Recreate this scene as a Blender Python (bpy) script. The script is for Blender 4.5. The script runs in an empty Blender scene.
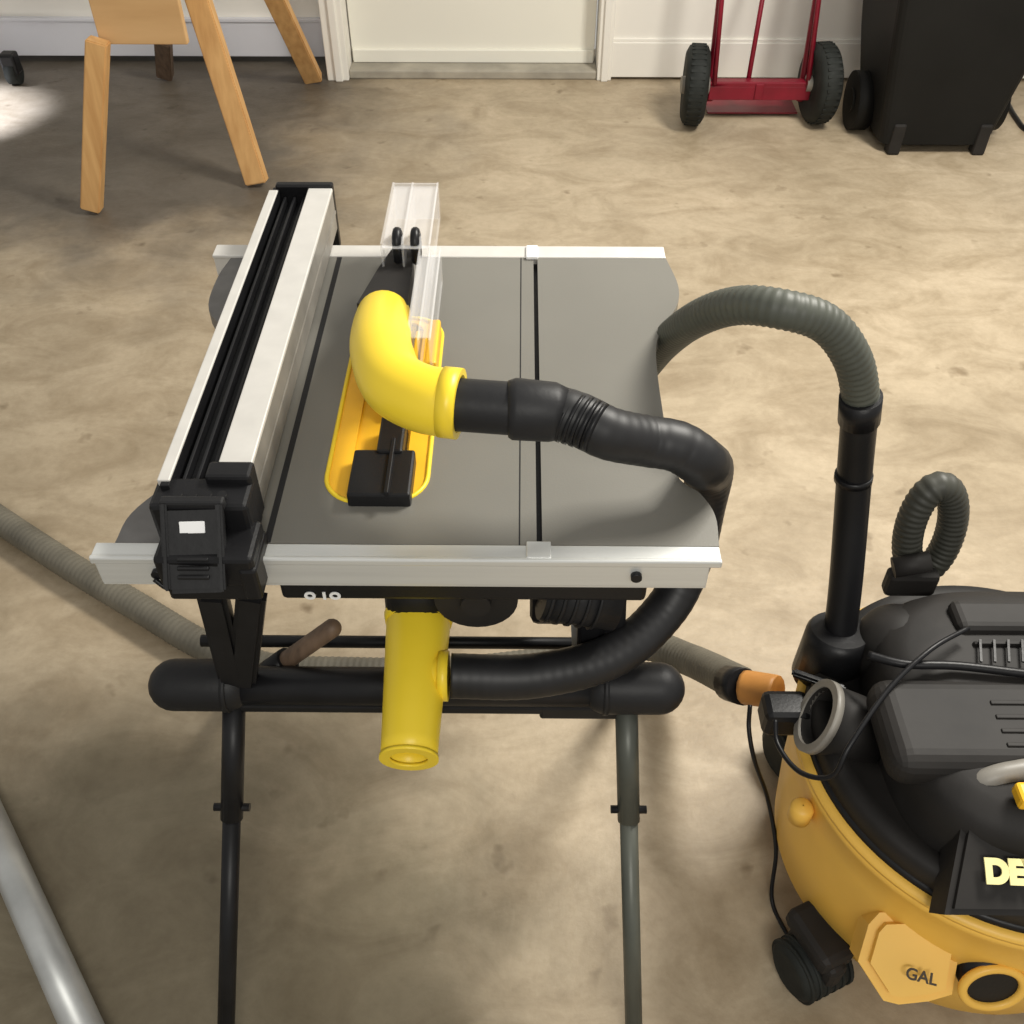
import bpy, bmesh, math, random
from mathutils import Vector, Matrix, noise
random.seed(4)
S = bpy.context.scene
C = S.collection
# ------------------------------------------------------------------ camera
H, PITCH, YAW, F = 1.57, math.radians(44.5), math.radians(0.53), 1000.0
cam = bpy.data.cameras.new('camera'); co = bpy.data.objects.new('camera', cam); C.objects.link(co)
cam.sensor_width = 36; cam.lens = F/1024*36; cam.clip_start = .02
co.location = (0, 0, H); co.rotation_euler = (math.pi/2-PITCH, 0, YAW)
S.camera = co
# ------------------------------------------------------------------ world, lights, exposure
w = bpy.data.worlds.new('world'); S.world = w; w.use_nodes = True
w.node_tree.nodes['Background'].inputs[0].default_value = (1.0, .975, .93, 1)
w.node_tree.nodes['Background'].inputs[1].default_value = .46
def area(name, loc, target, size, power, col):
    l = bpy.data.lights.new(name, 'AREA'); l.shape = 'RECTANGLE'; l.size, l.size_y = size; l.energy = power; l.color = col
    o = bpy.data.objects.new(name, l); C.objects.link(o); o.location = loc
    o.rotation_euler = (Vector(target)-Vector(loc)).to_track_quat('-Z', 'Y').to_euler(); return o
area('ceiling_or_fill_light', (1.45, 1.95, 2.6), (.6, 1.5, 0), (1.0, .5), 108, (1, .96, .88))  # the garage ceiling lamp
area('ceiling_or_fill_light', (.3, -1.3, 2.6), (.2, 1.4, .4), (1.2, .5), 34, (1, .97, .9))  # soft fill added behind the camera, not a fixture of the garage
sp = bpy.data.lights.new('daylight_from_side_door', 'SPOT'); sp.energy = 2600; sp.color = (.86, .9, 1); sp.spot_size = math.radians(19); sp.spot_blend = .35; sp.shadow_soft_size = .06
so = bpy.data.objects.new('daylight_from_side_door', sp); C.objects.link(so); so.location = (-3.5, 3.3, 1.5)
so.rotation_euler = (Vector((-2.27, 3.66, 0))-so.location).to_track_quat('-Z', 'Y').to_euler()
S.view_settings.view_transform = 'Standard'; S.view_settings.look = 'None'; S.view_settings.gamma = 1
S.view_settings.use_curve_mapping = False; S.view_settings.exposure = 0.0

# ------------------------------------------------------------------ helpers
_c, _s = math.cos(PITCH), math.sin(PITCH)
def ray(px, py):
    x, y = (px-512)/F, (512-py)/F
    d = Vector((x, _c+y*_s, -_s+y*_c))
    return Matrix.Rotation(YAW, 3, 'Z') @ d
def P(px, py, z=0.):
    d = ray(px, py); return Vector((0, 0, H)) + d*((z-H)/d.z)
def PY(px, py, Y):
    d = ray(px, py); return Vector((0, 0, H)) + d*(Y/d.y)

def mat(name, col, rough=.5, metal=0., var=.0, scale=8., bump=0., bscale=60., spec=.5, coat=0, col2=None, stretch=None, trans=0, alpha=None, ior=1.45):
    m = bpy.data.materials.new(name); m.use_nodes = True
    nt = m.node_tree; b = nt.nodes['Principled BSDF']; N = nt.nodes.new; L = nt.links.new
    b.inputs['Roughness'].default_value = rough; b.inputs['Metallic'].default_value = metal
    b.inputs['Specular IOR Level'].default_value = spec; b.inputs['Coat Weight'].default_value = coat
    b.inputs['Transmission Weight'].default_value = trans; b.inputs['IOR'].default_value = ior
    if alpha is not None: b.inputs['Alpha'].default_value = alpha
    tc = N('ShaderNodeTexCoord'); mp = N('ShaderNodeMapping'); L(tc.outputs['Object'], mp.inputs[0])
    if stretch: mp.inputs['Scale'].default_value = stretch
    n = N('ShaderNodeTexNoise'); n.inputs['Scale'].default_value = scale; n.inputs['Detail'].default_value = 6; L(mp.outputs[0], n.inputs['Vector'])
    r = N('ShaderNodeValToRGB'); r.color_ramp.elements[0].position = .3; r.color_ramp.elements[1].position = .7
    a = col2 if col2 else tuple(c*(1-var) for c in col); bb = col if col2 else tuple(min(1, c*(1+var)) for c in col)
    r.color_ramp.elements[0].color = (*a, 1); r.color_ramp.elements[1].color = (*bb, 1)
    L(n.outputs['Fac'], r.inputs[0]); L(r.outputs[0], b.inputs['Base Color'])
    if bump:
        n2 = N('ShaderNodeTexNoise'); n2.inputs['Scale'].default_value = bscale; L(mp.outputs[0], n2.inputs['Vector'])
        bp = N('ShaderNodeBump'); bp.inputs['Strength'].default_value = bump; bp.inputs['Distance'].default_value = .002
        L(n2.outputs['Fac'], bp.inputs['Height']); L(bp.outputs[0], b.inputs['Normal'])
    return m

M = dict(
    yellow=mat('yellow_plastic', (.90, .66, .035), .38, var=.04, bump=.05),
    drum=mat('amber_yellow_plastic', (.84, .50, .085), .42, var=.10, scale=5, bump=.08),
    amber=mat('orange_yellow_enamel', (.84, .46, .02), .42, var=.08, scale=14),
    orange=mat('orange_plastic', (.50, .22, .05), .5, var=.12, scale=30),
    black=mat('black_plastic', (.008, .008, .009), .4, var=.3, bump=.1, bscale=200, spec=.35),
    softblack=mat('satin_black_plastic', (.013, .013, .014), .5, var=.3, bump=.15, bscale=120, spec=.35),
    charcoal=mat('charcoal_plastic', (.017, .0152, .0138), .62, var=.35, scale=10, bump=.15, spec=.35),
    darksteel=mat('black_powder_coat', (.009, .009, .010), .42, var=.3, scale=20, bump=.05, spec=.35),
    greysteel=mat('grey_green_painted_steel', (.085, .09, .075), .4, metal=.2, var=.15, scale=12),
    cast=mat('grey_coated_table', (.180, .173, .152), .42, metal=.1, var=.06, scale=4, bump=.06, bscale=400),
    wing=mat('grey_cast_alloy', (.16, .155, .15), .45, metal=.3, var=.15, scale=30),
    alu=mat('brushed_aluminium', (.70, .71, .69), .36, metal=.45, var=.06, scale=10, bump=.08, stretch=(.3, 8, 8), bscale=90),
    alu_bright=mat('pale_anodised_aluminium', (.70, .68, .64), .45, metal=.35, var=.05, scale=30),
    pole=mat('dull_aluminium', (.50, .51, .50), .42, metal=.55, var=.15, scale=14),
    hose=mat('black_hose_rubber', (.012, .012, .013), .48, var=.3, scale=20),
    greyhose=mat('grey_hose_plastic', (.075, .08, .065), .5, var=.15, scale=10),
    loophose=mat('dark_olive_hose', (.04, .04, .032), .5, var=.2, scale=10),
    floorhose=mat('dusty_grey_hose', (.13, .118, .09), .6, var=.25, scale=12),
    clear=mat('clear_polycarbonate', (.93, .92, .92), .08, var=.02, trans=.0, alpha=.24),
    wood=mat('pine_wood', (.70, .42, .17), .55, col2=(.55, .30, .11), scale=5, stretch=(9, 9, .8), bump=.1),
    ply=mat('tan_plywood', (.66, .42, .20), .6, col2=(.56, .34, .15), scale=3, stretch=(1, 4, 6)),
    brownwood=mat('weathered_brown_wood', (.13, .085, .055), .6, var=.3, scale=10, stretch=(8, 8, .8)),
    wall=mat('white_painted_wall', (.86, .83, .76), .5, var=.03, scale=3),
    wallcool=mat('cool_white_panel', (.70, .70, .74), .45, var=.05, scale=3),
    door=mat('cream_white_door_paint', (.84, .82, .73), .45, var=.02, scale=2),
    red=mat('red_enamel', (.19, .005, .018), .35, var=.2, scale=12),
    rubber=mat('grey_black_tyre_rubber', (.017, .019, .017), .7, spec=.3, var=.35, scale=20, bump=.3),
    bin=mat('matte_black_bin_plastic', (.0075, .0075, .0070), .6, var=.2, scale=4, bump=.1, spec=.25),
    cream=mat('pale_yellow_print', (.88, .80, .38), .5),
    white=mat('white_print', (.85, .85, .85), .5),
    ink=mat('dark_print', (.05, .035, .02), .6),
    greyplastic=mat('mid_grey_plastic', (.22, .205, .18), .45, var=.2, scale=20),
    sill=mat('dull_door_sill', (.36, .33, .27), .6, var=.2, scale=10),
    steel=mat('bright_steel', (.6, .6, .6), .3, metal=.9, var=.1),
)
def floor_mat():
    m = bpy.data.materials.new('stained_concrete'); m.use_nodes = True
    nt = m.node_tree; b = nt.nodes['Principled BSDF']; N = nt.nodes.new; L = nt.links.new
    tc = N('ShaderNodeTexCoord')
    def noi(scale, det, rough=.55, dist=0, stretch=None):
        n = N('ShaderNodeTexNoise'); n.inputs['Scale'].default_value = scale; n.inputs['Detail'].default_value = det
        n.inputs['Roughness'].default_value = rough; n.inputs['Distortion'].default_value = dist
        if stretch:
            mp = N('ShaderNodeMapping'); mp.inputs['Scale'].default_value = stretch; L(tc.outputs['Object'], mp.inputs[0]); L(mp.outputs[0], n.inputs['Vector'])
        else: L(tc.outputs['Object'], n.inputs['Vector'])
        return n
    def ramp(src, p0, c0, p1, c1):
        r = N('ShaderNodeValToRGB'); e = r.color_ramp.elements
        e[0].position = p0; e[0].color = (*c0, 1); e[1].position = p1; e[1].color = (*c1, 1); L(src, r.inputs[0]); return r
    def mix(f, a, c, bl='MULTIPLY'):
        x = N('ShaderNodeMix'); x.data_type = 'RGBA'; x.blend_type = bl
        if isinstance(f, float): x.inputs[0].default_value = f
        else: L(f, x.inputs[0])
        L(a, x.inputs[6]); L(c, x.inputs[7]); return x.outputs[2]
    base = ramp(noi(.9, 8, .6, .4).outputs['Fac'], .32, (.36, .29, .195), .68, (.59, .485, .345)).outputs[0]
    mid = ramp(noi(4.5, 9, .65, .8, (1, 1.6, 1)).outputs['Fac'], .34, (.70, .67, .62), .60, (1, 1, 1)).outputs[0]
    base = mix(.95, base, mid)
    fine = ramp(noi(38, 6, .7).outputs['Fac'], .35, (.84, .83, .81), .62, (1.0, 1.0, 1.0)).outputs[0]
    base = mix(.7, base, fine)
    spots = ramp(noi(11, 3, .5, 0).outputs['Fac'], .24, (.45, .40, .33), .34, (1, 1, 1)).outputs[0]
    base = mix(.8, base, spots)
    # darker, greyer concrete at the back left, with a soft noisy outline
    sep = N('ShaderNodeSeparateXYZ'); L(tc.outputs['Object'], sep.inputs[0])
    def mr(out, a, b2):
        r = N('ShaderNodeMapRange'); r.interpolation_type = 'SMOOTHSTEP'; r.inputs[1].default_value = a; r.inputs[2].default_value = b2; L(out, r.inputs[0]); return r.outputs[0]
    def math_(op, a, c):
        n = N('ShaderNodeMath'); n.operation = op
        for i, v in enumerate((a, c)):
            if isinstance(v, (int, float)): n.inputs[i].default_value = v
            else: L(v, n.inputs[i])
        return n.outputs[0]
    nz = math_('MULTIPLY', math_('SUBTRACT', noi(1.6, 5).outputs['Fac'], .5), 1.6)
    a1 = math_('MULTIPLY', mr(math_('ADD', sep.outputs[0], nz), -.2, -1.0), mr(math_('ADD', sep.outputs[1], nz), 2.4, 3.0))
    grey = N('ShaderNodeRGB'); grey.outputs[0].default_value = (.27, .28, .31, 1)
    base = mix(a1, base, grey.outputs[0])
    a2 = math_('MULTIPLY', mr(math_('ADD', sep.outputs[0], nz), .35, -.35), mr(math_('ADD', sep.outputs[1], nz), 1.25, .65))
    saw_shade = N('ShaderNodeRGB'); saw_shade.outputs[0].default_value = (.43, .44, .41, 1)  # soft shade of the saw at the front left, painted into the floor colour
    base = mix(a2, base, saw_shade.outputs[0])
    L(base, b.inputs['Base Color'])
    rr = N('ShaderNodeMapRange'); rr.inputs[3].default_value = .38; rr.inputs[4].default_value = .62; L(noi(3, 5).outputs['Fac'], rr.inputs[0]); L(rr.outputs[0], b.inputs['Roughness'])
    bp = N('ShaderNodeBump'); bp.inputs['Strength'].default_value = .25; bp.inputs['Distance'].default_value = .003; L(noi(70, 5).outputs['Fac'], bp.inputs['Height']); L(bp.outputs[0], b.inputs['Normal'])
    return m
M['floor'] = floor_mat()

# ---- mesh shape helpers (all in world coordinates)
def box(bm, a, b, bev=.0, rot=None, seg=2):
    a, b = Vector(a), Vector(b); lo = Vector([min(a[i], b[i]) for i in range(3)]); hi = Vector([max(a[i], b[i]) for i in range(3)])
    c = (lo+hi)/2; g = bmesh.ops.create_cube(bm, size=1); vs = g['verts']
    mt = Matrix.Translation(c) @ (rot.to_4x4() if rot else Matrix()) @ Matrix.Diagonal((*(hi-lo), 1))
    bmesh.ops.transform(bm, matrix=mt, verts=vs)
    if bev:
        es = list({e for v in vs for e in v.link_edges})
        bmesh.ops.bevel(bm, geom=es, offset=bev, segments=seg, affect='EDGES', profile=.5)
def catmull(pts, n=12):
    pts = [Vector(p) for p in pts]
    if len(pts) < 3: return [pts[0].lerp(pts[1], i/n) for i in range(n+1)]
    q = [2*pts[0]-pts[1]]+pts+[2*pts[-1]-pts[-2]]; out = []
    for i in range(1, len(q)-2):
        p0, p1, p2, p3 = q[i-1:i+3]
        for k in range(n):
            t = k/n
            out.append(.5*((2*p1)+(p2-p0)*t+(2*p0-5*p1+4*p2-p3)*t*t+(3*p1-p0-3*p2+p3)*t**3))
    out.append(pts[-1]); return out
def resample(path, step):
    d = [0]
    for i in range(1, len(path)): d.append(d[-1]+(path[i]-path[i-1]).length)
    n = max(2, int(d[-1]/step)); out = []; j = 0
    for k in range(n+1):
        s = d[-1]*k/n
        while j < len(path)-2 and d[j+1] < s: j += 1
        t = (s-d[j])/max(1e-9, d[j+1]-d[j]); out.append(path[j].lerp(path[j+1], min(1, max(0, t))))
    return out
def tube(bm, path, r, seg=16, cap=True, flat=1., up=None):
    # r : number or function(index, count, arclength)
    path = [Vector(p) for p in path]; n = len(path); rings = []
    t = (path[1]-path[0]).normalized(); u = Vector(up) if up else (Vector((0, 0, 1)) if abs(t.z) < .9 else Vector((0, 1, 0)))
    s = 0
    for i, p in enumerate(path):
        t = (path[min(i+1, n-1)]-path[max(i-1, 0)]).normalized()
        u = (u-t*u.dot(t)).normalized(); v = t.cross(u)
        if i: s += (p-path[i-1]).length
        rr = r(i, n, s) if callable(r) else r
        rings.append([bm.verts.new(p+(u*math.cos(a)*flat+v*math.sin(a))*rr) for a in [2*math.pi*k/seg for k in range(seg)]])
    for i in range(n-1):
        for k in range(seg):
            f = bm.faces.new((rings[i][k], rings[i][(k+1) % seg], rings[i+1][(k+1) % seg], rings[i+1][k])); f.smooth = True
    if cap:
        bm.faces.new(rings[0][::-1]); bm.faces.new(rings[-1])
    return rings
def pipe(bm, path, r, ri, seg=24):   # open-ended hollow pipe
    a = tube(bm, path, r, seg, False); b = tube(bm, path, ri, seg, False)
    for k in range(seg):
        j = (k+1) % seg
        bm.faces.new((a[0][k], b[0][k], b[0][j], a[0][j])); bm.faces.new((a[-1][j], b[-1][j], b[-1][k], a[-1][k]))
def cyl(bm, a, b, r, seg=20, r2=None):
    a, b = Vector(a), Vector(b); r2 = r if r2 is None else r2
    tube(bm, [a, b], lambda i, n, s: r if i == 0 else r2, seg)
def capsule(bm, a, b, r, seg=20):
    a, b = Vector(a), Vector(b); d = (b-a).normalized(); L = (b-a).length; pts = []; rs = []
    for k in range(7):
        t = math.pi/2*k/6; pts.append(a+d*r*(1-math.cos(t))); rs.append(max(.0008, r*math.sin(t)))
    for k in range(7):
        t = math.pi/2*(6-k)/6; pts.append(b-d*r*(1-math.cos(t))); rs.append(max(.0008, r*math.sin(t)))
    tube(bm, pts, lambda i, n, s: rs[i], seg)
def hosetube(bm, pts, r, pitch=.009, amp=.07, seg=18):
    p = resample(catmull(pts), pitch/4)
    tube(bm, p, lambda i, n, s: r*(1+amp*math.sin(2*math.pi*s/pitch)), seg)
def lathe(bm, c, prof, seg=64, sx=1, sy=1, a0=0, a1=2*math.pi):
    c = Vector(c); full = abs(a1-a0-2*math.pi) < 1e-6; n = seg if full else seg+1; rows = []
    for r, z in prof: rows.append([bm.verts.new(c+Vector((math.cos(a0+(a1-a0)*k/seg)*r*sx, math.sin(a0+(a1-a0)*k/seg)*r*sy, z))) for k in range(n)])
    for i in range(len(prof)-1):
        for k in range(seg):
            j = (k+1) % n if full else k+1
            f = bm.faces.new((rows[i][k], rows[i][j], rows[i+1][j], rows[i+1][k])); f.smooth = True
    if full:
        if prof[0][0] > .001: bm.faces.new(rows[0][::-1])
        if prof[-1][0] > .001: bm.faces.new(rows[-1])
def prism(bm, outline, z0, z1, holes=(), bev=0):
    es = []
    for loop in [outline]+list(holes):
        vs = [bm.verts.new((p[0], p[1], z1)) for p in loop]
        es += [bm.edges.new((vs[i], vs[(i+1) % len(vs)])) for i in range(len(vs))]
    g = bmesh.ops.triangle_fill(bm, edges=es, use_beauty=True, use_dissolve=False)
    fs = [f for f in g['geom'] if isinstance(f, bmesh.types.BMFace)]
    e = bmesh.ops.extrude_face_region(bm, geom=fs)
    nv = [v for v in e['geom'] if isinstance(v, bmesh.types.BMVert)]
    bmesh.ops.translate(bm, verts=nv, vec=(0, 0, z0-z1))
def sweepbar(bm, a, b, wx, wy, up=(0, 0, 1), bev=.003):
    a, b = Vector(a), Vector(b); d = (b-a); L = d.length; d.normalize(); u = Vector(up); u = (u-d*u.dot(d)).normalized(); v = d.cross(u)
    g = bmesh.ops.create_cube(bm, size=1); vs = g['verts']
    R = Matrix((v, u, d)).transposed().to_4x4()
    bmesh.ops.transform(bm, matrix=Matrix.Translation((a+b)/2) @ R @ Matrix.Diagonal((wx, wy, L, 1)), verts=vs)
    if bev: bmesh.ops.bevel(bm, geom=list({e for q in vs for e in q.link_edges}), offset=bev, segments=2, affect='EDGES')
def obj(name, fn, m, parent=None, kind=None, auto=True, label=None):
    bm = bmesh.new(); fn(bm)
    off = Vector((0, 0, 0)); p = parent
    while p: off += p.location; p = p.parent
    bmesh.ops.translate(bm, verts=bm.verts, vec=-off)
    bmesh.ops.recalc_face_normals(bm, faces=bm.faces)
    me = bpy.data.meshes.new(name); bm.to_mesh(me); bm.free(); me.materials.append(M[m])
    o = bpy.data.objects.new(name, me); C.objects.link(o); o.parent = parent
    if kind: o['kind'] = kind
    if label: o['label'] = label
    return o
def thing(name, loc, label, cat, group=None):
    o = bpy.data.objects.new(name, None); C.objects.link(o); o.location = loc; o['label'] = label; o['category'] = cat; o.empty_display_size = .05
    if group: o['group'] = group
    return o
def tag(o, label, cat, group=None):
    o['label'] = label; o['category'] = cat
    if group: o['group'] = group
    return o
def text(name, s, size, m, parent, loc, rot, ext=.0006, bold=1.):
    cu = bpy.data.curves.new(name, 'FONT'); cu.body = s; cu.size = size; cu.extrude = ext; cu.offset = .002*bold*size/.03
    t = bpy.data.objects.new(name, cu); C.objects.link(t); bpy.context.view_layer.update()
    me = bpy.data.meshes.new_from_object(t.evaluated_get(bpy.context.evaluated_depsgraph_get())); bpy.data.objects.remove(t)
    me.materials.clear(); me.materials.append(M[m]); o = bpy.data.objects.new(name, me); C.objects.link(o)
    off = Vector((0, 0, 0)); p = parent
    while p: off += p.location; p = p.parent
    o.parent = parent; o.location = Vector(loc)-off; o.rotation_euler = rot
    return o
def slab(bm, c, rot, poly, th, bev=.006):   # polygon plate, tilted by rot, its top face through c
    f0 = [bm.verts.new(c+rot @ Vector((u, v, 0))) for u, v in poly]; f1 = [bm.verts.new(c+rot @ Vector((u*1.02, v*1.02, -th))) for u, v in poly]
    n = len(poly); fs = [bm.faces.new(f0), bm.faces.new(f1[::-1])]+[bm.faces.new((f0[k], f1[k], f1[(k+1) % n], f0[(k+1) % n])) for k in range(n)]
    bmesh.ops.recalc_face_normals(bm, faces=fs)
    bmesh.ops.bevel(bm, geom=[e for f in fs[:1] for e in f.edges], offset=bev, segments=4, affect='EDGES')
def rotz(deg): return Matrix.Rotation(math.radians(deg), 3, 'Z')
def rotx(deg): return Matrix.Rotation(math.radians(deg), 3, 'X')

# ------------------------------------------------------------------ the setting
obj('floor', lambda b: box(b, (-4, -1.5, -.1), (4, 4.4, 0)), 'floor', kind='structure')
WY = 4.075                                  # face of the right-hand wall section
LX = PY(338, 60, WY).x; RX = PY(603, 60, WY).x
obj('wall_back', lambda b: (box(b, (RX, WY, .012), (4, WY+.2, 2.7)), box(b, (-4, WY+.16, .03), (LX, WY+.36, 2.7)),
                            box(b, (LX, WY+.12, 2.05), (RX, WY+.2, 2.7))), 'wall', kind='structure')
def base_r(b): box(b, (RX+.03, WY-.014, .012), (4, WY, .145), .003); box(b, (RX+.03, WY-.009, .145), (4, WY, .157), .002)
obj('baseboard_back', base_r, 'wall', kind='structure')
def base_l(b):
    box(b, (-4, WY+.142, .03), (LX-.05, WY+.16, .17), .003); box(b, (-4, WY+.135, .165), (LX-.05, WY+.16, .178), .002)
    box(b, (-4, WY+.135, .30), (LX-.05, WY+.16, .315), .002)
obj('baseboard_left', base_l, 'wallcool', kind='structure')
obj('trim_1', lambda b: (box(b, (LX-.045, WY-.03, 0), (LX+.04, WY+.16, 2.1), .004), box(b, (LX-.012, WY-.042, 0), (LX+.018, WY-.025, 2.1), .004)), 'wall', kind='structure')
obj('trim_2', lambda b: (box(b, (RX-.022, WY-.02, 0), (RX+.035, WY+.16, 2.1), .004), box(b, (RX-.006, WY-.032, 0), (RX+.02, WY-.018, 2.1), .004)), 'wall', kind='structure')
obj('trim_3', lambda b: box(b, (LX-.045, WY-.03, 2.02), (RX+.035, WY+.12, 2.1), .004), 'wall', kind='structure')
d = obj('door_1', lambda b: (box(b, (LX+.045, WY+.085, .035), (RX-.03, WY+.13, 2.02), .004), box(b, (LX+.05, WY+.07, .035), (RX-.034, WY+.086, .085), .003)), 'door', kind='structure')
def knob(b):
    lathe(b, (0, 0, 0), [(.001, 0), (.03, .002), (.03, .008), (.012, .012), (.012, .04), (.028, .05), (.03, .062), (.02, .075), (.001, .078)], 24)
    bmesh.ops.rotate(b, verts=b.verts, cent=(0, 0, 0), matrix=Matrix.Rotation(math.pi/2, 3, 'X')); bmesh.ops.translate(b, verts=b.verts, vec=(RX-.1, WY+.085, .95))
obj('door_handle', knob, 'steel', d)
obj('trim_4', lambda b: (box(b, (LX+.04, WY-.01, 0), (RX-.022, WY+.16, .034), .006),), 'sill', kind='structure')

# ------------------------------------------------------------------ table saw
T = .80
RF0, RF1 = P(525, 562, T).y, P(525, 545, T).y     # front rail
RB0, RB1 = P(525, 258, T).y, P(525, 247, T).y
saw = thing('table_saw', (-.1, 1.0, .63), 'portable table saw with grey top and aluminium rails, set up on a black folding stand', 'table saw')
gx = (P(540, 545, T).x+P(535, 255, T).x)/2
def xy(l): return [(P(a, b_, T).x, P(a, b_, T).y) for a, b_ in l]
def smooth(pts, n=5): return [(p.x, p.y) for p in catmull([Vector((*q, 0)) for q in pts], n)]
XL, XR = -.434, P(719, 545, T).x
left_edge = [(XL+.004, RB0), (XL-.004, RB0-.06), (XL+.003, RB0-.14), (XL+.05, RB0-.20), (-.345, RB0-.25), (-.335, .98), (-.36, .90), (XL+.04, .835), (XL+.008, .78), (XL+.003, RF1)]
right_edge = [(XR, RF1), (XR+.002, .78), (XR-.010, .815), (XR-.034, .852), (P(661, 400, T).x, P(661, 400, T).y), (P(656, 350, T).x, P(656, 350, T).y), (P(662, 330, T).x, P(662, 330, T).y), (P(677, 305, T).x, P(677, 305, T).y), (P(678, 285, T).x, P(678, 285, T).y), (P(666, 258, T).x, RB0)]
# throat opening (stadium) cut into the top
tl0, tr0 = P(325, 485, T), P(427, 485, T); yb, yf = P(380, 318, T).y, P(380, 503, T).y
tw = (tr0.x-tl0.x)/2; tcx = (tr0.x+tl0.x)/2
def stadium(cx, y0, y1, w, r, n=8):
    out = []
    for (qx, qy, a) in ((cx+w-r, y0+r, -90), (cx+w-r, y1-r, 0), (cx-w+r, y1-r, 90), (cx-w+r, y0+r, 180)):
        for k in range(n+1):
            t = math.radians(a+90*k/n); out.append((qx+r*math.cos(t), qy+r*math.sin(t)))
    return out
hole = stadium(tcx, yf, yb, tw, tw*.75)
slot = [(P(262, 545, T).x+.004, RF1+.0), (P(262, 545, T).x+.013, RF1), (P(262, 545, T).x+.013, RB0), (P(262, 545, T).x+.004, RB0)]
FXB = P(267, 545, T).x
def top_main(b):
    prism(b, [(-.36, RF1), (gx-.003, RF1), (gx-.003, RB0), (-.34, RB0), (-.345, 1.0)], T-.022, T, [hole])
obj('tabletop', top_main, 'cast', saw)
obj('side_table', lambda b: prism(b, [(gx+.003, RF1)]+smooth(right_edge)+[(gx+.003, RB0)], T-.022, T), 'cast', saw)
def wing(b):
    prism(b, [(-.362, RF1)]+smooth(left_edge)[::-1][0:0]+[(-.342, RB0)]+smooth(left_edge), T-.024, T-.002)
    for k in range(5):
        pass
obj('left_wing', wing, 'wing', saw)
obj('table_seam', lambda b: box(b, (gx-.0028, RF1, T-.03), (gx+.0028, RB0, T-.010)), 'black', saw)
obj('dark_gap_lines', lambda b: (box(b, (FXB-.004, RF1+.001, T-.0005), (FXB+.003, RB0-.001, T+.0006)), box(b, (gx-.022, RF1, T-.0005), (gx-.0205, RB0, T+.0004))), 'softblack', saw)  # thin dark strips on the tabletop, at the fence foot and beside the seam
RL, RR = P(88, 562, T).x, P(722, 562, T).x
def rail_f(b):
    box(b, (RL, RF0, T-.004), (RR, RF1-.001, T+.001), .0015); box(b, (RL+.004, RF0-.001, T-.037), (RR-.012, RF0+.012, T-.004), .0015)
    box(b, (RL, RF0-.002, T-.006), (RR, RF0+.004, T+.0035), .002); box(b, (RL+.004, RF0, T-.04), (RR-.012, RF1-.003, T-.036), .001)
    box(b, (gx-.014, RF0+.003, T), (gx+.012, RF1+.002, T+.004), .001)
fr = obj('front_rail', rail_f, 'alu', saw)
for px, s in ((157, .006), (636, .006)):
    p = P(px, 577, T-.02)
    obj('bolt', lambda b: cyl(b, (p.x, RF0-.007, T-.018), (p.x, RF0, T-.018), s, 10), 'black', fr)
BL, BR = P(215, 250, T).x, P(664, 250, T).x
def rail_b(b):
    box(b, (BL, RB0, T-.004), (BR, RB1, T+.002), .0015); box(b, (BL, RB0+.004, T-.035), (BR, RB1-.004, T-.003), .0015)
rb = obj('rear_rail', rail_b, 'alu_bright', saw)
obj('rail_clip', lambda b: box(b, (gx-.014, RB0-.006, T), (gx+.004, RB1-.004, T+.006), .002), 'white', rb)
def thr(b):
    h2 = stadium(tcx, yf+.006, yb-.01, tw-.026, (tw-.026)*.6)
    prism(b, stadium(tcx, yf+.0015, yb-.0015, tw-.0015, tw*.75), T-.004, T-.001, [h2])
tp = obj('throat_plate', thr, 'amber', saw)
def rim(b):
    o_ = stadium(tcx, yf+.0005, yb, tw, tw*.75)
    tube(b, [Vector((x, y, T)) for x, y in o_+o_[:1]], .0028, 8, False)
obj('rim', rim, 'yellow', tp)
obj('deck', lambda b: (box(b, (tcx-tw+.012, yf+.06, T-.012), (tcx-.002, yb-.02, T-.006), .002), box(b, (tcx+.02, yf+.05, T-.012), (tcx+tw-.012, yb-.02, T-.006), .002)), 'amber', tp)
obj('well', lambda b: box(b, (tcx-tw+.004, yf+.004, T-.05), (tcx+tw-.004, yb-.004, T-.016), .004), 'softblack', saw)
def block(b):
    a, c = P(349, 497, T+.006), P(411, 447, T+.02)
    box(b, (P(349, 480, T+.016).x, P(380, 500, T+.01).y, T-.015), (P(412, 480, T+.016).x, P(380, 449, T+.018).y, T+.018), .003)
    box(b, (P(378, 440, T+.02).x, P(380, 452, T+.02).y, T-.01), (P(404, 440, T+.02).x, P(380, 416, T+.02).y, T+.022), .003)
    box(b, (P(392, 440, T+.02).x, P(380, 495, T+.02).y, T+.016), (P(396, 440, T+.02).x, P(380, 440, T+.02).y, T+.024), .001)
obj('insert_block', block, 'black', saw)
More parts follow.
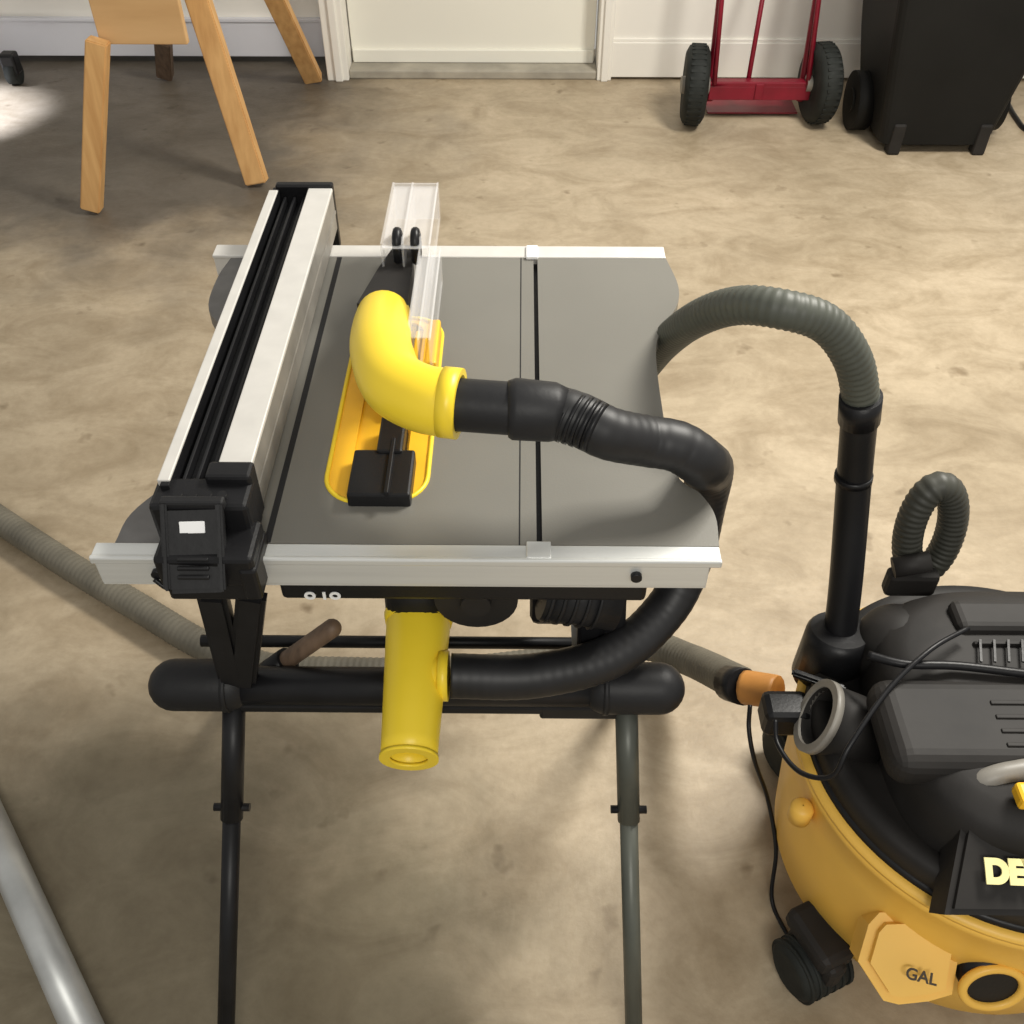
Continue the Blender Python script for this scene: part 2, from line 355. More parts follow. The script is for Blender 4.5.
# blade (half height in its slot) and guard
def blade(b):
    bx = P(386, 400, T).x; by = P(386, 370, T).y; vs = []
    n = 60; r = .115; cz = T-.068
    for k in range(n):
        a = 2*math.pi*k/n; rr = r if k % 3 else r+.005
        vs.append((by+rr*math.cos(a), cz+rr*math.sin(a)))
    f1 = [b.verts.new((bx-.001, y, z)) for y, z in vs]; f2 = [b.verts.new((bx+.001, y, z)) for y, z in vs]
    b.faces.new(f1); b.faces.new(f2[::-1])
    for k in range(n): b.faces.new((f1[k], f1[(k+1) % n], f2[(k+1) % n], f2[k]))
obj('blade', blade, 'steel', saw)
bg = obj('guard_arm', lambda b: (
    prism(b, [(P(358, 300, T+.07).x, P(370, 305, T+.07).y), (P(408, 300, T+.07).x, P(370, 305, T+.07).y), (P(412, 262, T+.08).x, P(370, 262, T+.08).y), (P(411, 245, T+.08).x, P(370, 240, T+.08).y), (P(393, 245, T+.08).x, P(370, 240, T+.08).y), (P(378, 262, T+.08).x, P(370, 262, T+.08).y)], T+.035, T+.072),
    box(b, (P(384, 300, T+.04).x, P(370, 300, T+.02).y, T-.02), (P(392, 300, T+.04).x, P(370, 250, T+.02).y, T+.04), .002)), 'charcoal', saw)
for px in (398, 416):
    c = P(px, 246, T+.09)
    def ringk(b):
        path = [c+Vector((0, math.cos(t)*.014, math.sin(t)*.02)) for t in [2*math.pi*k/24 for k in range(25)]]
        tube(b, path, .0062, 10, False, up=(1, 0, 0))
    obj('guard_pawl', ringk, 'black', bg)
def shield(b):
    za = T+.10
    l, r = P(382, 245, za).x, P(430, 245, za).x; y1, y0 = P(410, 186, za).y, P(410, 248, za).y
    box(b, (l, y0, za-.002), (r, y1, za), .0008)
    for x in (l, (l+r)/2-.004, r): box(b, (x-.0015, y0, za-.05), (x+.0015, y1, za+.006), .0006)
    box(b, (l, y1-.003, za-.05), (r, y1, za+.005), .0006)
    box(b, (P(411, 300, za).x, P(410, 330, za).y, za-.012), (P(434, 300, za).x, y0, za-.010), .0006)
    for px in (412, 423, 434): box(b, (P(px, 300, za).x-.0012, P(410, 340, za).y, za-.05), (P(px, 300, za).x+.0012, y0, za), .0006)
obj('clear_shield', shield, 'clear', bg, label='clear plastic blade shield')
obj('guard_flap', lambda b: box(b, (P(426, 350, T+.05).x, P(430, 366, T+.05).y, T+.03), (P(438, 350, T+.05).x, P(430, 322, T+.05).y, T+.055), .003), 'amber', bg)
# elbow
EP = [P(384, 318, T+.05), P(381, 334, T+.085), P(382, 354, T+.11), P(394, 383, T+.125), P(424, 399, T+.13), P(459, 404, T+.13)]
def elbow(b):
    path = resample(catmull(EP, 10), .006)
    pipe(b, path, .0355, .030, 28)
    e = path[-1]; dd = (path[-1]-path[-2]).normalized()
    pipe(b, [e-dd*.018, e+dd*.001], .0368, .030, 28)
    e = path[0]; dd = (path[1]-path[0]).normalized()
    lathe(b, e-Vector((0, 0, .012)), [(.001, -.004), (.026, -.004), (.030, .004), (.03, .016)], 24)
obj('dust_elbow', elbow, 'yellow', saw)
# rip fence
fence = obj('rip_fence', lambda b: None, 'black', saw); bpy.data.objects.remove(fence)
ZT = T+.07
fl0 = P(160, 484, ZT); fr0 = P(262, 464, ZT); fb = P(297, 186, ZT)
FX0, FX1 = fl0.x, P(330, 190, ZT).x; FX1 = (fr0.x+FX1)/2-.004; FX0 = (FX0+P(264, 200, ZT).x)/2
FY0, FY1 = fl0.y, fb.y
def fbody(b):
    box(b, (FX0+.002, FY0, T+.006), (FX0+.012, FY1, ZT-.002), .001); box(b, (FX0+.002, FY0, T+.006), (FX1-.004, FY1, T+.012), .001)
    box(b, (FX0+.012, FY0, T+.012), (FX1-.036, FY1, ZT-.024), .002)
    for k in range(3): box(b, (FX0+.018+k*.014, FY0+.01, ZT-.024), (FX0+.022+k*.014, FY1-.01, ZT-.012), .001)
fe = obj('rip_fence', fbody, 'black', saw)
obj('fence_edge', lambda b: box(b, (FX0-.002, FY0+.006, ZT-.03), (FX0+.0115, FY1-.012, ZT), .0015), 'alu_bright', fe, label='narrow pale aluminium edge')
def fface(b):
    box(b, (FX1-.036, FY0+.03, ZT-.006), (FX1, FY1-.006, ZT), .0015)
obj('fence_top', fface, 'alu_bright', fe, label='wide pale aluminium strip')
obj('fence_face', lambda b: (box(b, (FX1-.008, FY0+.03, T+.004), (FX1-.0005, FY1-.006, ZT-.005), .001), box(b, (FX1-.003, FY0+.03, T+.03), (FX1+.0006, FY1-.006, T+.034))), 'greyplastic', fe)
def fcap(b):
    box(b, (FX0+.006, FY1-.006, T-.03), (FX1+.0, FY1+.008, ZT+.004), .003)
obj('rear_clamp', fcap, 'black', fe)
def fhead(b):
    # block in front of the fence body, dropping over the front rail
    x0, x1 = FX0-.006, FX1+.004
    box(b, (x0, FY0-.025, T+.004), (x1, FY0+.02, ZT-.008), .005)
    box(b, (FX1-.045, FY0+.008, T+.004), (FX1+.003, FY0+.034, ZT+.003), .004)
    box(b, (x0+.008, RF0-.028, T-.012), (x1+.008, FY0-.01, T+.03), .005)
    box(b, (x0+.010, RF0-.022, T-.040), (x1+.005, RF0-.006, T+.006), .004)
    for k in range(4): cyl(b, (x0+.03+k*.015, FY0-.012, ZT-.012), (x0+.03+k*.015, FY0-.012, ZT-.002), .005, 12)
    box(b, (FX1-.005, RF0-.03, T-.03), (FX1+.014, RF0+.03, T+.016), .004)
hd = obj('fence_head', fhead, 'black', fe)
def lever(b):
    a = Vector(((FX0+FX1)/2-.004, FY0-.022, T+.062)); c = Vector(((FX0+FX1)/2-.001, RF0-.040, T-.006))
    sweepbar(b, a, c, .060, .018, bev=.005)
    dd = (c-a)
    for k in range(3):
        q = a+dd*(.62+.1*k)+Vector((0, -.009, .009))
        box(b, q-Vector((.016, .002, .002)), q+Vector((.016, .002, .002)), .001)
    for s in (-1, 1): sweepbar(b, a+Vector((s*.028, -.005, .008)), c+Vector((s*.028, -.005, .008)), .007, .008, bev=.002)
    box(b, a+Vector((-.033, -.008, -.002)), a+Vector((.033, .004, .010)), .003)
lv = obj('lock_lever', lever, 'softblack', fe)
_a = Vector(((FX0+FX1)/2-.004, FY0-.022, T+.062)); _c2 = Vector(((FX0+FX1)/2-.001, RF0-.045, T-.018)); _d = (_c2-_a).normalized()
_n = Vector((0, _d.z, -_d.y)); _n = _n if _n.z > 0 else -_n
obj('badge', lambda b: sweepbar(b, _a+_d*.016+_n*.0098, _a+_d*.028+_n*.0098, .026, .002, up=_n, bev=.0005), 'white', lv, label='small white badge')
kq = P(240, 560, T-.01)
def lk(b):
    cyl(b, kq+Vector((0, -.01, 0)), kq+Vector((0, .014, 0)), .012, 14); sweepbar(b, kq+Vector((-.006, -.012, .012)), kq+Vector((.014, -.014, -.028)), .009, .007, bev=.002)
    cyl(b, kq+Vector((.014, -.006, -.03)), kq+Vector((.014, .008, -.03)), .009, 12)
obj('fine_adjust_knob', lk, 'darksteel', fe)
hk = P(165, 578, T-.02)
obj('hook', lambda b: tube(b, catmull([hk+Vector((-.012, 0, -.002)), hk+Vector((.002, -.004, -.012)), hk+Vector((.022, -.002, -.006)), hk+Vector((.03, .004, .012))], 6), .0028, 8), 'black', fe)
# saw body beneath
def body(b):
    x0, x1 = P(292, 594, .66).x, P(640, 594, .66).x
    bev = .012
    box(b, (-.20, .80, .635), (.12, 1.26, T-.024), bev)
    box(b, (x0, .745, .694), (x1, .85, T-.026), .006)
    box(b, (.015, .80, .58), (.085, .92, .66), .01)
bd = obj('saw_body', body, 'black', saw)
def motor(b):
    cyl(b, (.03, .80, .66), (.12, .80, .64), .042, 24)
    for k in range(5): cyl(b, (.035+.014*k, .80, .659-.003*k), (.039+.014*k, .80, .658-.003*k), .045, 24)
obj('motor', motor, 'softblack', saw)
obj('bevel_wheel', lambda b: (cyl(b, (-.05, .775, .66), (-.05, .80, .66), .05, 28), cyl(b, (-.05, .765, .66), (-.05, .775, .66), .018, 16)), 'charcoal', saw)
st = P(318, 594, .70)
text('control_lettering', 'O  I O', .015, 'white', bd, (P(302, 598, .712).x, .7435, .6985), (math.pi/2, 0, 0))
# yellow chute under the front
CT, CE = Vector((P(419, 612, .585).x, .822, .582)), Vector((P(408, 768, .545).x, .630, .545))
def chute(b):
    path = [CT.lerp(CE, t/10) for t in range(11)]
    r_ = lambda i, n, s: .0415-.008*(i/(n-1))
    a = tube(b, path, r_, 28, False); c = tube(b, path, lambda i, n, s: r_(i, n, s)*.68, 28, False)
    for k in range(28):
        j = (k+1) % 28
        b.faces.new((a[-1][j], c[-1][j], c[-1][k], a[-1][k]))
    b.faces.new(c[len(c)//3]); b.faces.new(a[0])
    m_ = CT.lerp(CE, .03); dd = (CE-CT).normalized(); tube(b, [m_-dd*.012, m_, m_+dd*.012], lambda i, n, s: (.041, .0445, .0418)[i], 28)
    e = CE-dd*.004; pipe(b, [e, CE+dd*.001], .0350, .0226, 28)
    s0 = CT.lerp(CE, .46); tube(b, [s0, s0+Vector((.035, -.002, .004))], .0275, 24)
    tube(b, [s0+Vector((.030, -.002, .004)), s0+Vector((.042, -.002, .004))], .031, 24)
obj('dust_chute', chute, 'yellow', saw, label='yellow downward-pointing dust outlet')
obj('chute_collar', lambda b: cyl(b, CT+Vector((0, .03, .055)), CT+Vector((0, .004, .008)), .046, 24, .043), 'softblack', saw)

# ------------------------------------------------------------------ stand
BY, BZ = .765, .50
bl, br = PY(152, 690, BY), PY(684, 692, BY)
stand = thing('folding_stand', (-.1, BY, 0), 'black folding stand with splayed tube legs carrying the table saw', 'stand')
def bar(b):
    cyl(b, (bl.x+.03, BY, BZ), (br.x-.03, BY, BZ), .025, 24)
    box(b, (bl.x+.10, BY-.02, BZ-.034), (P(545, 700, .5).x, BY+.02, BZ-.018), .004)
    box(b, (P(540, 700, .5).x, BY-.02, BZ-.044), (br.x-.06, BY+.02, BZ-.018), .004)
obj('cross_bar', bar, 'darksteel', stand)
for e, s in ((bl, 1), (br, -1)):
    obj('end_grip', lambda b: (capsule(b, (e.x, BY, BZ), (e.x+s*.135, BY, BZ), .034, 24), cyl(b, (e.x+s*.1, BY, BZ), (e.x+s*.107, BY, BZ), .0355, 24)), 'softblack', stand)
obj('rear_bar', lambda b: cyl(b, (PY(200, 652, .83).x, .845, .49), (PY(640, 652, .83).x, .845, .49), .0085, 14), 'darksteel', stand)
def leg(x0, x1, ms, name='leg'):
    top = Vector((PY(x0, 712, BY).x, BY-.005, BZ-.02)); foot = P(x1, 1045, .02)
    foot = Vector((foot.x, foot.y-.02, .0)); mid = top.lerp(foot, .28)
    l = obj(name, lambda b: (cyl(b, top, mid+(foot-mid)*.04, .0150, 18), cyl(b, mid, foot+Vector((0, 0, .012)), .0122, 18)), ms, stand)
    obj('bolt', lambda b: (cyl(b, mid-Vector((.024, 0, 0)), mid+Vector((.024, 0, 0)), .0055, 10),), 'black', l)
    obj('rubber_foot', lambda b: cyl(b, foot+Vector((0, 0, .0)), foot+(top-foot).normalized()*.045, .019, 18), 'rubber', l)
    return l
leg(241, 227, 'darksteel'); leg(624, 634, 'greysteel')
for px in (238, 624):
    a = Vector((PY(px, 700, BY).x, BY+.01, BZ)); f = P(px, 692, 0)
    l = obj('leg', lambda b: cyl(b, a, f+Vector((0, 0, .01)), .013, 16), 'darksteel', stand)
    obj('rubber_foot', lambda b: cyl(b, f, f+(a-f).normalized()*.04, .019, 16), 'rubber', l)
for t_, u_ in (((212, 592), (236, 690)), ((252, 592), (242, 690))):
    a = P(*t_, T-.055); a.y = .74; a = PY(t_[0], t_[1], .745); c = PY(u_[0], u_[1], BY-.005)
    obj('upright', lambda b: sweepbar(b, a, c, .034, .022, up=(0, 1, 0), bev=.005), 'darksteel', stand)
def rstrut(b):
    for px in (590, 614):
        a = PY(px, 592, .80); c = PY(px-2, 668, .79); sweepbar(b, a, c, .03, .02, up=(0, 1, 0), bev=.004)
obj('upright', rstrut, 'darksteel', stand)
a, c = PY(338, 624, .80), PY(270, 672, .80)
hl = obj('release_lever', lambda b: capsule(b, a, c, .0125, 16), 'brownwood', stand, label='brown release lever')
a2, c2 = PY(288, 660, .80), PY(245, 690, .80)
obj('lever_socket', lambda b: cyl(b, a2, c2, .018, 14), 'darksteel', stand)
obj('gusset', lambda b: sweepbar(b, PY(575, 602, .82), PY(577, 650, .82), .013, .01, up=(0, 1, 0)), 'pole', stand)

# ------------------------------------------------------------------ black dust hose from elbow to chute
hs = thing('dust_hose', (.2, .8, .5), 'black dust hose looping from the yellow elbow over the saw edge to the yellow chute', 'hose')
e0 = EP[-1]
ht = [P(552, 411, T+.125), P(580, 420, T+.12), P(610, 434, T+.105), P(645, 441, T+.085), P(678, 447, T+.075), P(703, 463, T+.05), Vector((.219, .855, T-.004)), Vector((.222, .868, T-.07)), Vector((.217, .858, .65)), Vector((.188, .82, .595)), Vector((.12, .765, .570)), Vector((.02, .735, .566)), CT.lerp(CE, .46)+Vector((.045, -.002, .004))]
obj('hose_body', lambda b: hosetube(b, ht, .0276, .013, .007), 'hose', hs)
def cuff(b):
    p = catmull([e0-Vector((.012, 0, 0)), P(490, 407, T+.13), P(518, 409, T+.13)], 6); tube(b, p, .0275, 24)
    p = [P(508, 409, T+.13), P(514, 409, T+.13), P(552, 412, T+.125), P(562, 415, T+.123)]
    tube(b, p, lambda i, n, s: (.029, .032, .031, .028)[i], 24)
obj('cuff', cuff, 'softblack', hs)
def wrap(b):
    for k in range(5):
        a = P(566+k*7, 416+k*2.6, T+.122); d_ = (P(600, 432, T+.115)-P(566, 416, T+.122)).normalized()
        tube(b, [a, a+d_*.004], .0285-.0004*k, 20)
obj('strain_relief', wrap, 'black', hs)

# ------------------------------------------------------------------ shop vacuum
VC = Vector((.668, .765, 0)); VR = .272
vac = thing('shop_vacuum', (VC.x, VC.y, 0), 'yellow and black wheeled shop vacuum at the right of the table saw', 'vacuum')
def drum(b):
    lathe(b, VC, [(.20, .085), (.246, .088), (.258, .10), (.267, .20), (.272, .30), (.274, .345), (.279, .352), (.279, .366), (.268, .37), (.25, .368), (.25, .30), (.001, .29)], 96)
dr = obj('drum', drum, 'drum', vac)
obj('drum_rim', lambda b: lathe(b, VC, [(.270, .364), (.2795, .365), (.2795, .371), (.270, .373)], 96), 'drum', dr)
def caster_at(p, ang, nm='caster'):
    def f(b):
        t = math.radians(ang); ax = Vector((math.cos(t), math.sin(t), 0))
        c = Vector((p.x, p.y, .047))
        tube(b, [c-ax*.044, c-ax*.038, c-ax*.02, c+ax*.02, c+ax*.038, c+ax*.044], lambda i, n, s: (.036, .044, .047, .047, .044, .036)[i], 28)
        for s in (-.034, -.02, -.007, .007, .02, .034): tube(b, [c+ax*(s-.003), c+ax*(s+.003)], .0485, 28)
    w_ = obj(nm, f, 'rubber', vac)
    def h(b):
        c = Vector((p.x, p.y, 0)); box(b, c+Vector((-.018, -.045, .05)), c+Vector((.018, .05, .112)), .012, rot=rotz(ang)); box(b, c+Vector((-.03, -.035, .09)), c+Vector((.03, .06, .13)), .012, rot=rotz(ang))
    obj('caster_housing', h, 'charcoal', w_)
caster_at(P(812, 962, .045), 25); caster_at(Vector((VC.x+.2, VC.y-.2, 0)), 20)
caster_at(Vector((VC.x+.2, VC.y+.2, 0)), 20); caster_at(Vector((VC.x-.18, VC.y+.2, 0)), 20)
# motor head
def head(b):
    lathe(b, VC, [(.252, .36), (.262, .374), (.262, .405), (.256, .415), (.235, .412), (.225, .405), (.001, .405)], 96)
hdv = obj('lid', head, 'charcoal', vac)
obj('lid_seal', lambda b: lathe(b, VC, [(.262, .366), (.2675, .3735), (.262, .380), (.25, .378)], 96), 'black', vac)
def housing(b):
    prof = [(1.0, .39), (.985, .45), (.96, .478), (.91, .495), (.80, .505), (.60, .512), (.001, .515)]
    rows = []; n = 64
    for r, z in prof:
        row = []
        for k in range(n):
            a = 2*math.pi*k/n; ca, sa = math.cos(a), math.sin(a); e = .6
            row.append(b.verts.new(VC+Vector((.022, -.012, z))+Vector((abs(ca)**e*(1 if ca > 0 else -1)*.212*r, abs(sa)**e*(1 if sa > 0 else -1)*.205*r, 0))))
        rows.append(row)
    for i in range(len(rows)-1):
        for k in range(n):
            f = b.faces.new((rows[i][k], rows[i][(k+1) % n], rows[i+1][(k+1) % n], rows[i+1][k])); f.smooth = True
hz = obj('motor_housing', housing, 'charcoal', vac)
def ridge(b):
    y = P(980, 668, .52).y
    tube(b, catmull([P(868, 655, .515), P(905, 664, .522), P(960, 666, .524), P(1050, 676, .522), P(1110, 676, .515)], 8), .006, 10)
    for k in range(4): sweepbar(b, P(980+14*k, 640, .522), P(981+14*k, 662, .522), .003, .003, bev=0)
obj('top_ridge', ridge, 'black', hz)
def deck2(b):
    box(b, P(955, 640, .50), P(1110, 598, .525), .012, seg=3)
    box(b, P(970, 652, .50), P(1110, 642, .519), .004)
obj('rear_deck', deck2, 'charcoal', hz)
def tdeck(b):
    a_, b_ = P(893, 775, .50), P(1110, 682, .50)
    box(b, (a_.x, a_.y, .46), (b_.x, b_.y, .518), .026, seg=5)
    for k in range(4): box(b, (P(990, 700, .52).x, P(990, 700+k*14, .52).y, .516), (P(1090, 700, .52).x, P(990, 704+k*14, .52).y, .5205), .001)
obj('top_deck', tdeck, 'charcoal', hz)
def shoulder(b):
    c = P(898, 650, .44)
    bmesh.ops.create_uvsphere(b, u_segments=32, v_segments=16, radius=1, matrix=Matrix.Translation(c) @ Matrix.Diagonal((.062, .068, .062, 1)))
    for f_ in b.faces: f_.smooth = True
obj('housing_shoulder', shoulder, 'charcoal', hz)
# front control panel with lettering, tilted up towards the front
pc = P(1012, 868, .44)
R_ = rotx(28)
obj('front_panel', lambda b: slab(b, P(1012, 868, .455), R_, [(-.082, -.052), (.16, -.052), (.16, .075), (-.028, .075), (-.045, .062)], .05, .007), 'charcoal', vac)
fp = obj('panel_lip', lambda b: box(b, pc+R_ @ Vector((-.02, .052, .014)), pc+R_ @ Vector((.12, .062, .022)), .003, rot=None), 'greyplastic', vac)
text('panel_lettering', 'DEWALT', .036, 'cream', vac, P(986, 882, .4575), (math.radians(28), 0, math.radians(-2)), .001)
gp = P(1010, 780, .50)
obj('carry_handle', lambda b: (tube(b, catmull([P(962, 795, .47), P(985, 780, .50), P(1012, 772, .51), P(1050, 770, .51), P(1120, 790, .5)], 8), .013, 14),), 'greyplastic', vac)
obj('latch', lambda b: box(b, P(1020, 795, .525)-Vector((.004, .014, .012)), P(1020, 795, .525)+Vector((.02, .014, .008)), .005), 'amber', vac, label='amber yellow latch')
# lettering on the drum
dl = P(903, 986, .245)
text('drum_lettering', 'GAL', .020, 'ink', vac, P(905, 978, .264), (math.radians(38), 0, math.radians(-14)), .0006, .3)
def plate(b):
    slab(b, P(912, 962, .262), rotz(-14) @ rotx(38), [(-.062, -.018), (-.056, .03), (-.045, .048), (-.01, .058), (.045, .054), (.058, .044), (.056, -.03), (.03, -.045), (-.005, -.058), (-.024, -.058)], .07, .012)
obj('nameplate', plate, 'drum', vac)
pp = P(990, 984, .25)
obj('drain_port', lambda b: (cyl(b, pp+Vector((0, .06, -.02)), pp+Vector((0, -.004, .006)), .036, 28), ), 'black', vac)
obj('port_ring', lambda b: tube(b, [pp+Vector((math.cos(t)*.038, -.006+math.sin(t)*.012, .004+math.sin(t)*.030)) for t in [2*math.pi*k/32 for k in range(33)]], .006, 8, False), 'drum', vac)
obj('drum_button', lambda b: lathe(b, P(803, 806, .33), [(.016, -.03), (.016, -.004), (.012, .001), (.001, .002)], 24), 'drum', vac)
# inlet with its dark mouth
ip = P(805, 712, .40); iq = P(840, 722, .43)
def inlet(b):
    pipe(b, [P(868, 735, .40), P(818, 716, .43)], .048, .040, 32); cyl(b, P(862, 733, .40), P(850, 729, .41), .041, 24)
inl = obj('inlet', inlet, 'charcoal', vac)
obj('inlet_rim', lambda b: pipe(b, [P(822, 718, .428), P(815, 715, .432)], .052, .041, 32), 'greyplastic', inl)
obj('side_clip', lambda b: (box(b, P(785, 700, .40)-Vector((.03, .03, .05)), P(785, 700, .40)+Vector((.035, .02, .0)), .01), sweepbar(b, P(792, 672, .42), P(845, 690, .42), .012, .01)), 'black', vac)
# socket around the wand
wb = P(840, 636, .45)
def wsock(b):
    tube(b, [wb+Vector((0, 0, -.09)), wb+Vector((-.002, .0, .0)), wb+Vector((-.002, .002, .012))], lambda i, n, s: (.05, .046, .040)[i], 28)
    box(b, wb+Vector((-.01, -.03, -.08)), wb+Vector((.10, .05, -.02)), .015)
obj('wand_holder', wsock, 'black', vac)
# looped crevice hose at the back
lc = P(930, 530, .56)
def loop(b):
    ax = Vector((1, .15, 0)).normalized(); up = Vector((-.10, .10, 1)).normalized()
    path = [lc+ax*math.cos(t)*.032+up*math.sin(t)*.078 for t in [2*math.pi*k/48 for k in range(49)]]
    path = resample([Vector(p) for p in path], .002); tube(b, path, lambda i, n, s: 0.0203*(1+.04*math.sin(2*math.pi*s/.009)), 18, False, up=(0, 1, 0))
lp = obj('hose_loop', loop, 'loophose', vac)
lq = P(912, 563, .53)
obj('loop_clamp', lambda b: (cyl(b, lq-Vector((.024, 0, .01)), lq+Vector((.024, 0, .004)), .015, 16), box(b, lq+Vector((-.024, -.005, -.07)), lq+Vector((.05, .02, -.025)), .008)), 'charcoal', lp)

# power cord of the vacuum
pcd = catmull([P(968, 628, .535), P(930, 650, .54), P(888, 690, .52), P(850, 745, .49), P(832, 776, .45), P(800, 772, .42), P(778, 745, .41), P(775, 720, .42)], 10)
obj('power_cord', lambda b: tube(b, pcd, .0035, 8), 'black', vac)

# ------------------------------------------------------------------ grey suction hose over the top
gh = thing('suction_hose', (.4, 1.0, .8), 'thick grey suction hose arching up out of the shop vacuum to behind the saw top', 'hose')
g = [P(862, 404, .80), P(853, 360, .87), P(826, 324, .92), P(780, 309, .94), P(735, 306, .92), P(695, 320, .86), P(664, 344, .76), P(640, 372, .66), P(625, 380, .60)]
obj('hose_body', lambda b: hosetube(b, g, .0225, .009, .03), 'greyhose', gh)
def wand(b):
    p = [P(839, 640, .44), P(846, 580, .53), P(854, 480, .68), P(861, 398, .81)]
    tube(b, catmull(p, 8), .0225, 24); a = P(853, 480, .68); q_ = P(854, 474, .69); tube(b, [a, q_], .0245, 24)
    a = P(859, 420, .775); q_ = P(861, 396, .815); tube(b, [a, q_], .0258, 24)
obj('wand', wand, 'black', gh, label='straight black tube')
# hose lying on the floor
fh = thing('floor_hose', (-.6, 1.3, 0), 'dusty grey hose running along the floor under the saw, past the stand to the left', 'hose')
r_ = .031
f = [P(-60, 478, r_), P(0, 520, r_), P(70, 566, r_), P(140, 608, r_), P(205, 646, r_), P(270, 668, r_), P(340, 672, r_), P(450, 672, r_), P(560, 660, r_), P(640, 645, r_+.03), P(690, 660, .13), P(742, 685, .27)]
obj('hose_body', lambda b: hosetube(b, f, r_*.93, .012, .025), 'floorhose', fh)
def ocuff(b):
    a, c = P(744, 687, .285), P(778, 692, .31); tube(b, [a, a.lerp(c, .12), a.lerp(c, .88), c], lambda i, n, s: (.026, .0275, .0265, .025)[i], 12)
obj('cuff', ocuff, 'orange', fh, label='orange hose cuff')
obj('coupling', lambda b: tube(b, [P(730, 683, .25), P(744, 687, .285)], .029, 20), 'black', fh)
cp = catmull([P(750, 705, .30), P(749, 730, .28), P(755, 762, .24), P(768, 800, .15), P(776, 850, .08), P(772, 900, .006), P(790, 940, .006)], 8)
obj('hanging_cord', lambda b: tube(b, cp, .0035, 8), 'black', vac)

# ------------------------------------------------------------------ aluminium pole, front left
pa, pb = P(-42, 750, .027), P(100, 1066, .027)
def polef(b): cyl(b, pa, pb, .027, 32); pipe(b, [pa.lerp(pb, .985), pa.lerp(pb, 1.001)], .0275, .023, 32)
tag(obj('aluminium_pole', polef, 'pole'), 'silver aluminium pole lying on the concrete at the lower left', 'pole')

# ------------------------------------------------------------------ wooden trestle, back left
tr = thing('wooden_trestle', (-1.1, 3.5, 0), 'light wood trestle with splayed legs and a tan side panel, standing by the back wall', 'trestle')
def wleg(fpx, fpy, tpx, tpy, ty, wx=.075, wy=.04, m_='wood'):
    foot = P(fpx, fpy, 0); t_ = PY(tpx, tpy, ty); dd = (t_-foot).normalized()
    obj('leg', lambda b: sweepbar(b, foot+Vector((0, 0, .012)), t_, wx, wy, up=(0, 1, 0), bev=.004), m_, tr)
    return foot, t_
wleg(93, 212, 98, 40, 3.0, .060, .05)
F1, T1 = wleg(258, 186, 176, -70, 3.28, .072, .045)
F2, T2 = wleg(314, 82, 262, -30, 3.75, .07, .045)
wleg(166, 79, 163, 40, 3.98, .06, .045, 'brownwood')
zt = 1.02
pz0 = PY(140, 46, 3.02).z
px0, px1 = PY(92, 30, 3.0).x, PY(190, 20, 3.1).x
obj('side_panel', lambda b: box(b, (px0, 3.03, pz0), (px1+.0, 3.055, .86), .003), 'ply', tr)
obj('top_board', lambda b: box(b, (px0-.03, 3.0, .86), (px1+.06, 3.95, .90), .006), 'ply', tr)
# black caster at far left
cq = P(15, 76, .03)
cw = thing('caster_wheel', (cq.x, cq.y, 0), 'small dark caster wheel on the floor at the far left wall foot', 'wheel')
obj('tyre', lambda b: tube(b, [Vector((cq.x-.02, cq.y, .045)), Vector((cq.x+.02, cq.y, .045))], .045, 24), 'rubber', cw)
obj('fork', lambda b: (box(b, (cq.x-.03, cq.y-.03, .04), (cq.x+.03, cq.y+.03, .12), .01),), 'black', cw)
rk = P(27, 78, .02)

# ------------------------------------------------------------------ hand truck
ht_y = 3.66
ht_ = thing('hand_truck', (.9, ht_y, 0), 'red two-wheeled hand truck with black tyres parked against the back wall', 'hand truck')
xw = [P(691, 126, 0).x, P(812, 122, 0).x]
for i, (x, dy) in enumerate(zip(xw, (0, .05))):
    def wheel(b):
        prof = [(.060, -.035), (.11, -.042), (.13, -.032), (.137, -.012), (.137, .012), (.13, .032), (.11, .042), (.060, .035)]
        lathe(b, (0, 0, 0), prof, 40)
        for k in range(36):
            a = 2*math.pi*k/36; c_ = Vector((math.cos(a)*.1335, math.sin(a)*.1335, 0)); box(b, c_-Vector((.004, .005, .025)), c_+Vector((.004, .005, .025)), .0, rot=rotz(math.degrees(a)))
        bmesh.ops.rotate(b, verts=b.verts, cent=(0, 0, 0), matrix=Matrix.Rotation(math.radians(90), 3, 'Y'))
        bmesh.ops.rotate(b, verts=b.verts, cent=(0, 0, 0), matrix=rotz((-6, 8)[i]))
        bmesh.ops.translate(b, verts=b.verts, vec=(x, ht_y+dy*.4, .14))
    wh = obj('wheel', wheel, 'rubber', ht_)
    obj('hub', lambda b: cyl(b, (x-.05, ht_y+dy*.4, .14), (x+.05, ht_y+dy*.4, .14), .03, 16), 'greyplastic', wh)
tx = [PY(713, 60, 3.75).x, PY(806, 60, 3.75).x]
for x in tx:
    obj('upright', lambda b: tube(b, catmull([(x, 3.72, .06), (x, 3.80, .6), (x, 3.90, 1.2)], 8), .014, 14), 'red', ht_)
    obj('strut', lambda b: tube(b, [(x+(.0), 3.66, .14), (x, 3.84, .72)], .009, 10), 'red', ht_)
def hframe(b):
    box(b, (tx[0]-.015, 3.66, .085), (tx[1]+.015, 3.675, .135), .003); box(b, (tx[0]-.02, 3.66, .13), (tx[1]+.02, 3.70, .15), .004)
    cyl(b, (xw[0], 3.665, .14), (xw[1], 3.68, .14), .009, 12);
    box(b, (tx[0]+.15, 3.655, .088), (tx[0]+.18, 3.668, .145), .003)
obj('axle_plate', hframe, 'red', ht_)
obj('toe_plate', lambda b: box(b, (tx[0], 3.72, .01), (tx[1], 3.95, .016), .002), 'red', ht_)
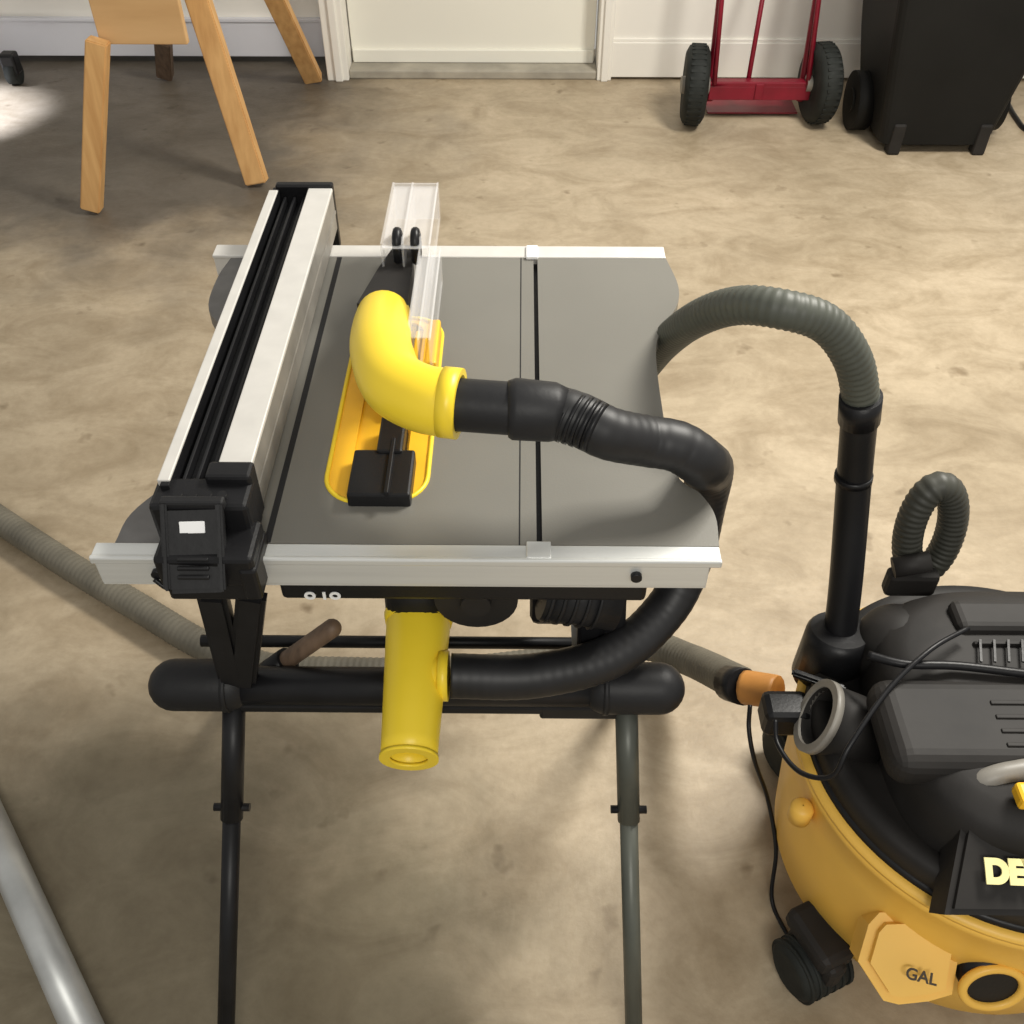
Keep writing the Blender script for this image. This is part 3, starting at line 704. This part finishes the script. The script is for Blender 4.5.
obj('handle_bar', lambda b: tube(b, [(tx[0], 3.90, 1.2), (tx[1], 3.90, 1.2)], .014, 12), 'red', ht_)
a, c = PY(748, 82, 3.70), PY(764, -10, 3.86)
obj('centre_bar', lambda b: tube(b, [a, c, c+(c-a)*1.0], .009, 10), 'red', ht_)
# ------------------------------------------------------------------ wheeled bin
bx0, bx1 = P(882, 140, .03).x, P(984, 140, .03).x; by = P(930, 146, .03).y
bn = thing('rubbish_bin', ((bx0+bx1)/2, by+.25, 0), 'tall black wheeled rubbish bin standing beside the hand truck at the back right', 'bin')
def binb(b):
    rows = []
    for z, e, yb_, ye in ((.035, 0, .0, .34), (.30, .05, -.02, .42), (1.0, .16, -.05, .56), (1.03, .18, -.07, .58), (1.03, .15, -.04, .55)):
        x0, x1 = bx0-e*.75, bx1+e*.9; y0, y1 = by+yb_, by+ye; r = .035; row = []; x0 -= .02
        for (qx, qy, a) in ((x1-r, y0+r, -90), (x1-r, y1-r, 0), (x0+r, y1-r, 90), (x0+r, y0+r, 180)):
            for k in range(5):
                t = math.radians(a+90*k/4); row.append(b.verts.new((qx+r*math.cos(t), qy+r*math.sin(t), z)))
        rows.append(row)
    n = len(rows[0])
    for i in range(len(rows)-1):
        for k in range(n): b.faces.new((rows[i][k], rows[i][(k+1) % n], rows[i+1][(k+1) % n], rows[i+1][k]))
    b.faces.new(rows[0][::-1]); b.faces.new(rows[-1])
obj('bin_body', binb, 'bin', bn)
obj('lid', lambda b: box(b, (bx0-.15, by-.09, 1.03), (bx1+.19, by+.6, 1.08), .02), 'bin', bn)
for px in (891, 975):
    x = P(px, 140, .03).x
    obj('foot', lambda b: box(b, (x-.022, by-.012, 0), (x+.022, by+.04, .11), .008), 'charcoal', bn)
for x in (bx0-.055, bx1+.055):
    obj('wheel', lambda b: (cyl(b, (x-.03, by+.22, .1), (x+.03, by+.22, .1), .1, 32), cyl(b, (x-.035, by+.22, .1), (x+.035, by+.22, .1), .04, 16)), 'bin', bn)
cc = catmull([P(1008, 104, .006), P(1016, 118, .006), P(1030, 132, .006), P(1070, 140, .006)], 8)
tag(obj('floor_cable', lambda b: tube(b, cc, .009, 8), 'black'), 'short black cable on the concrete right of the rubbish bin', 'cable')
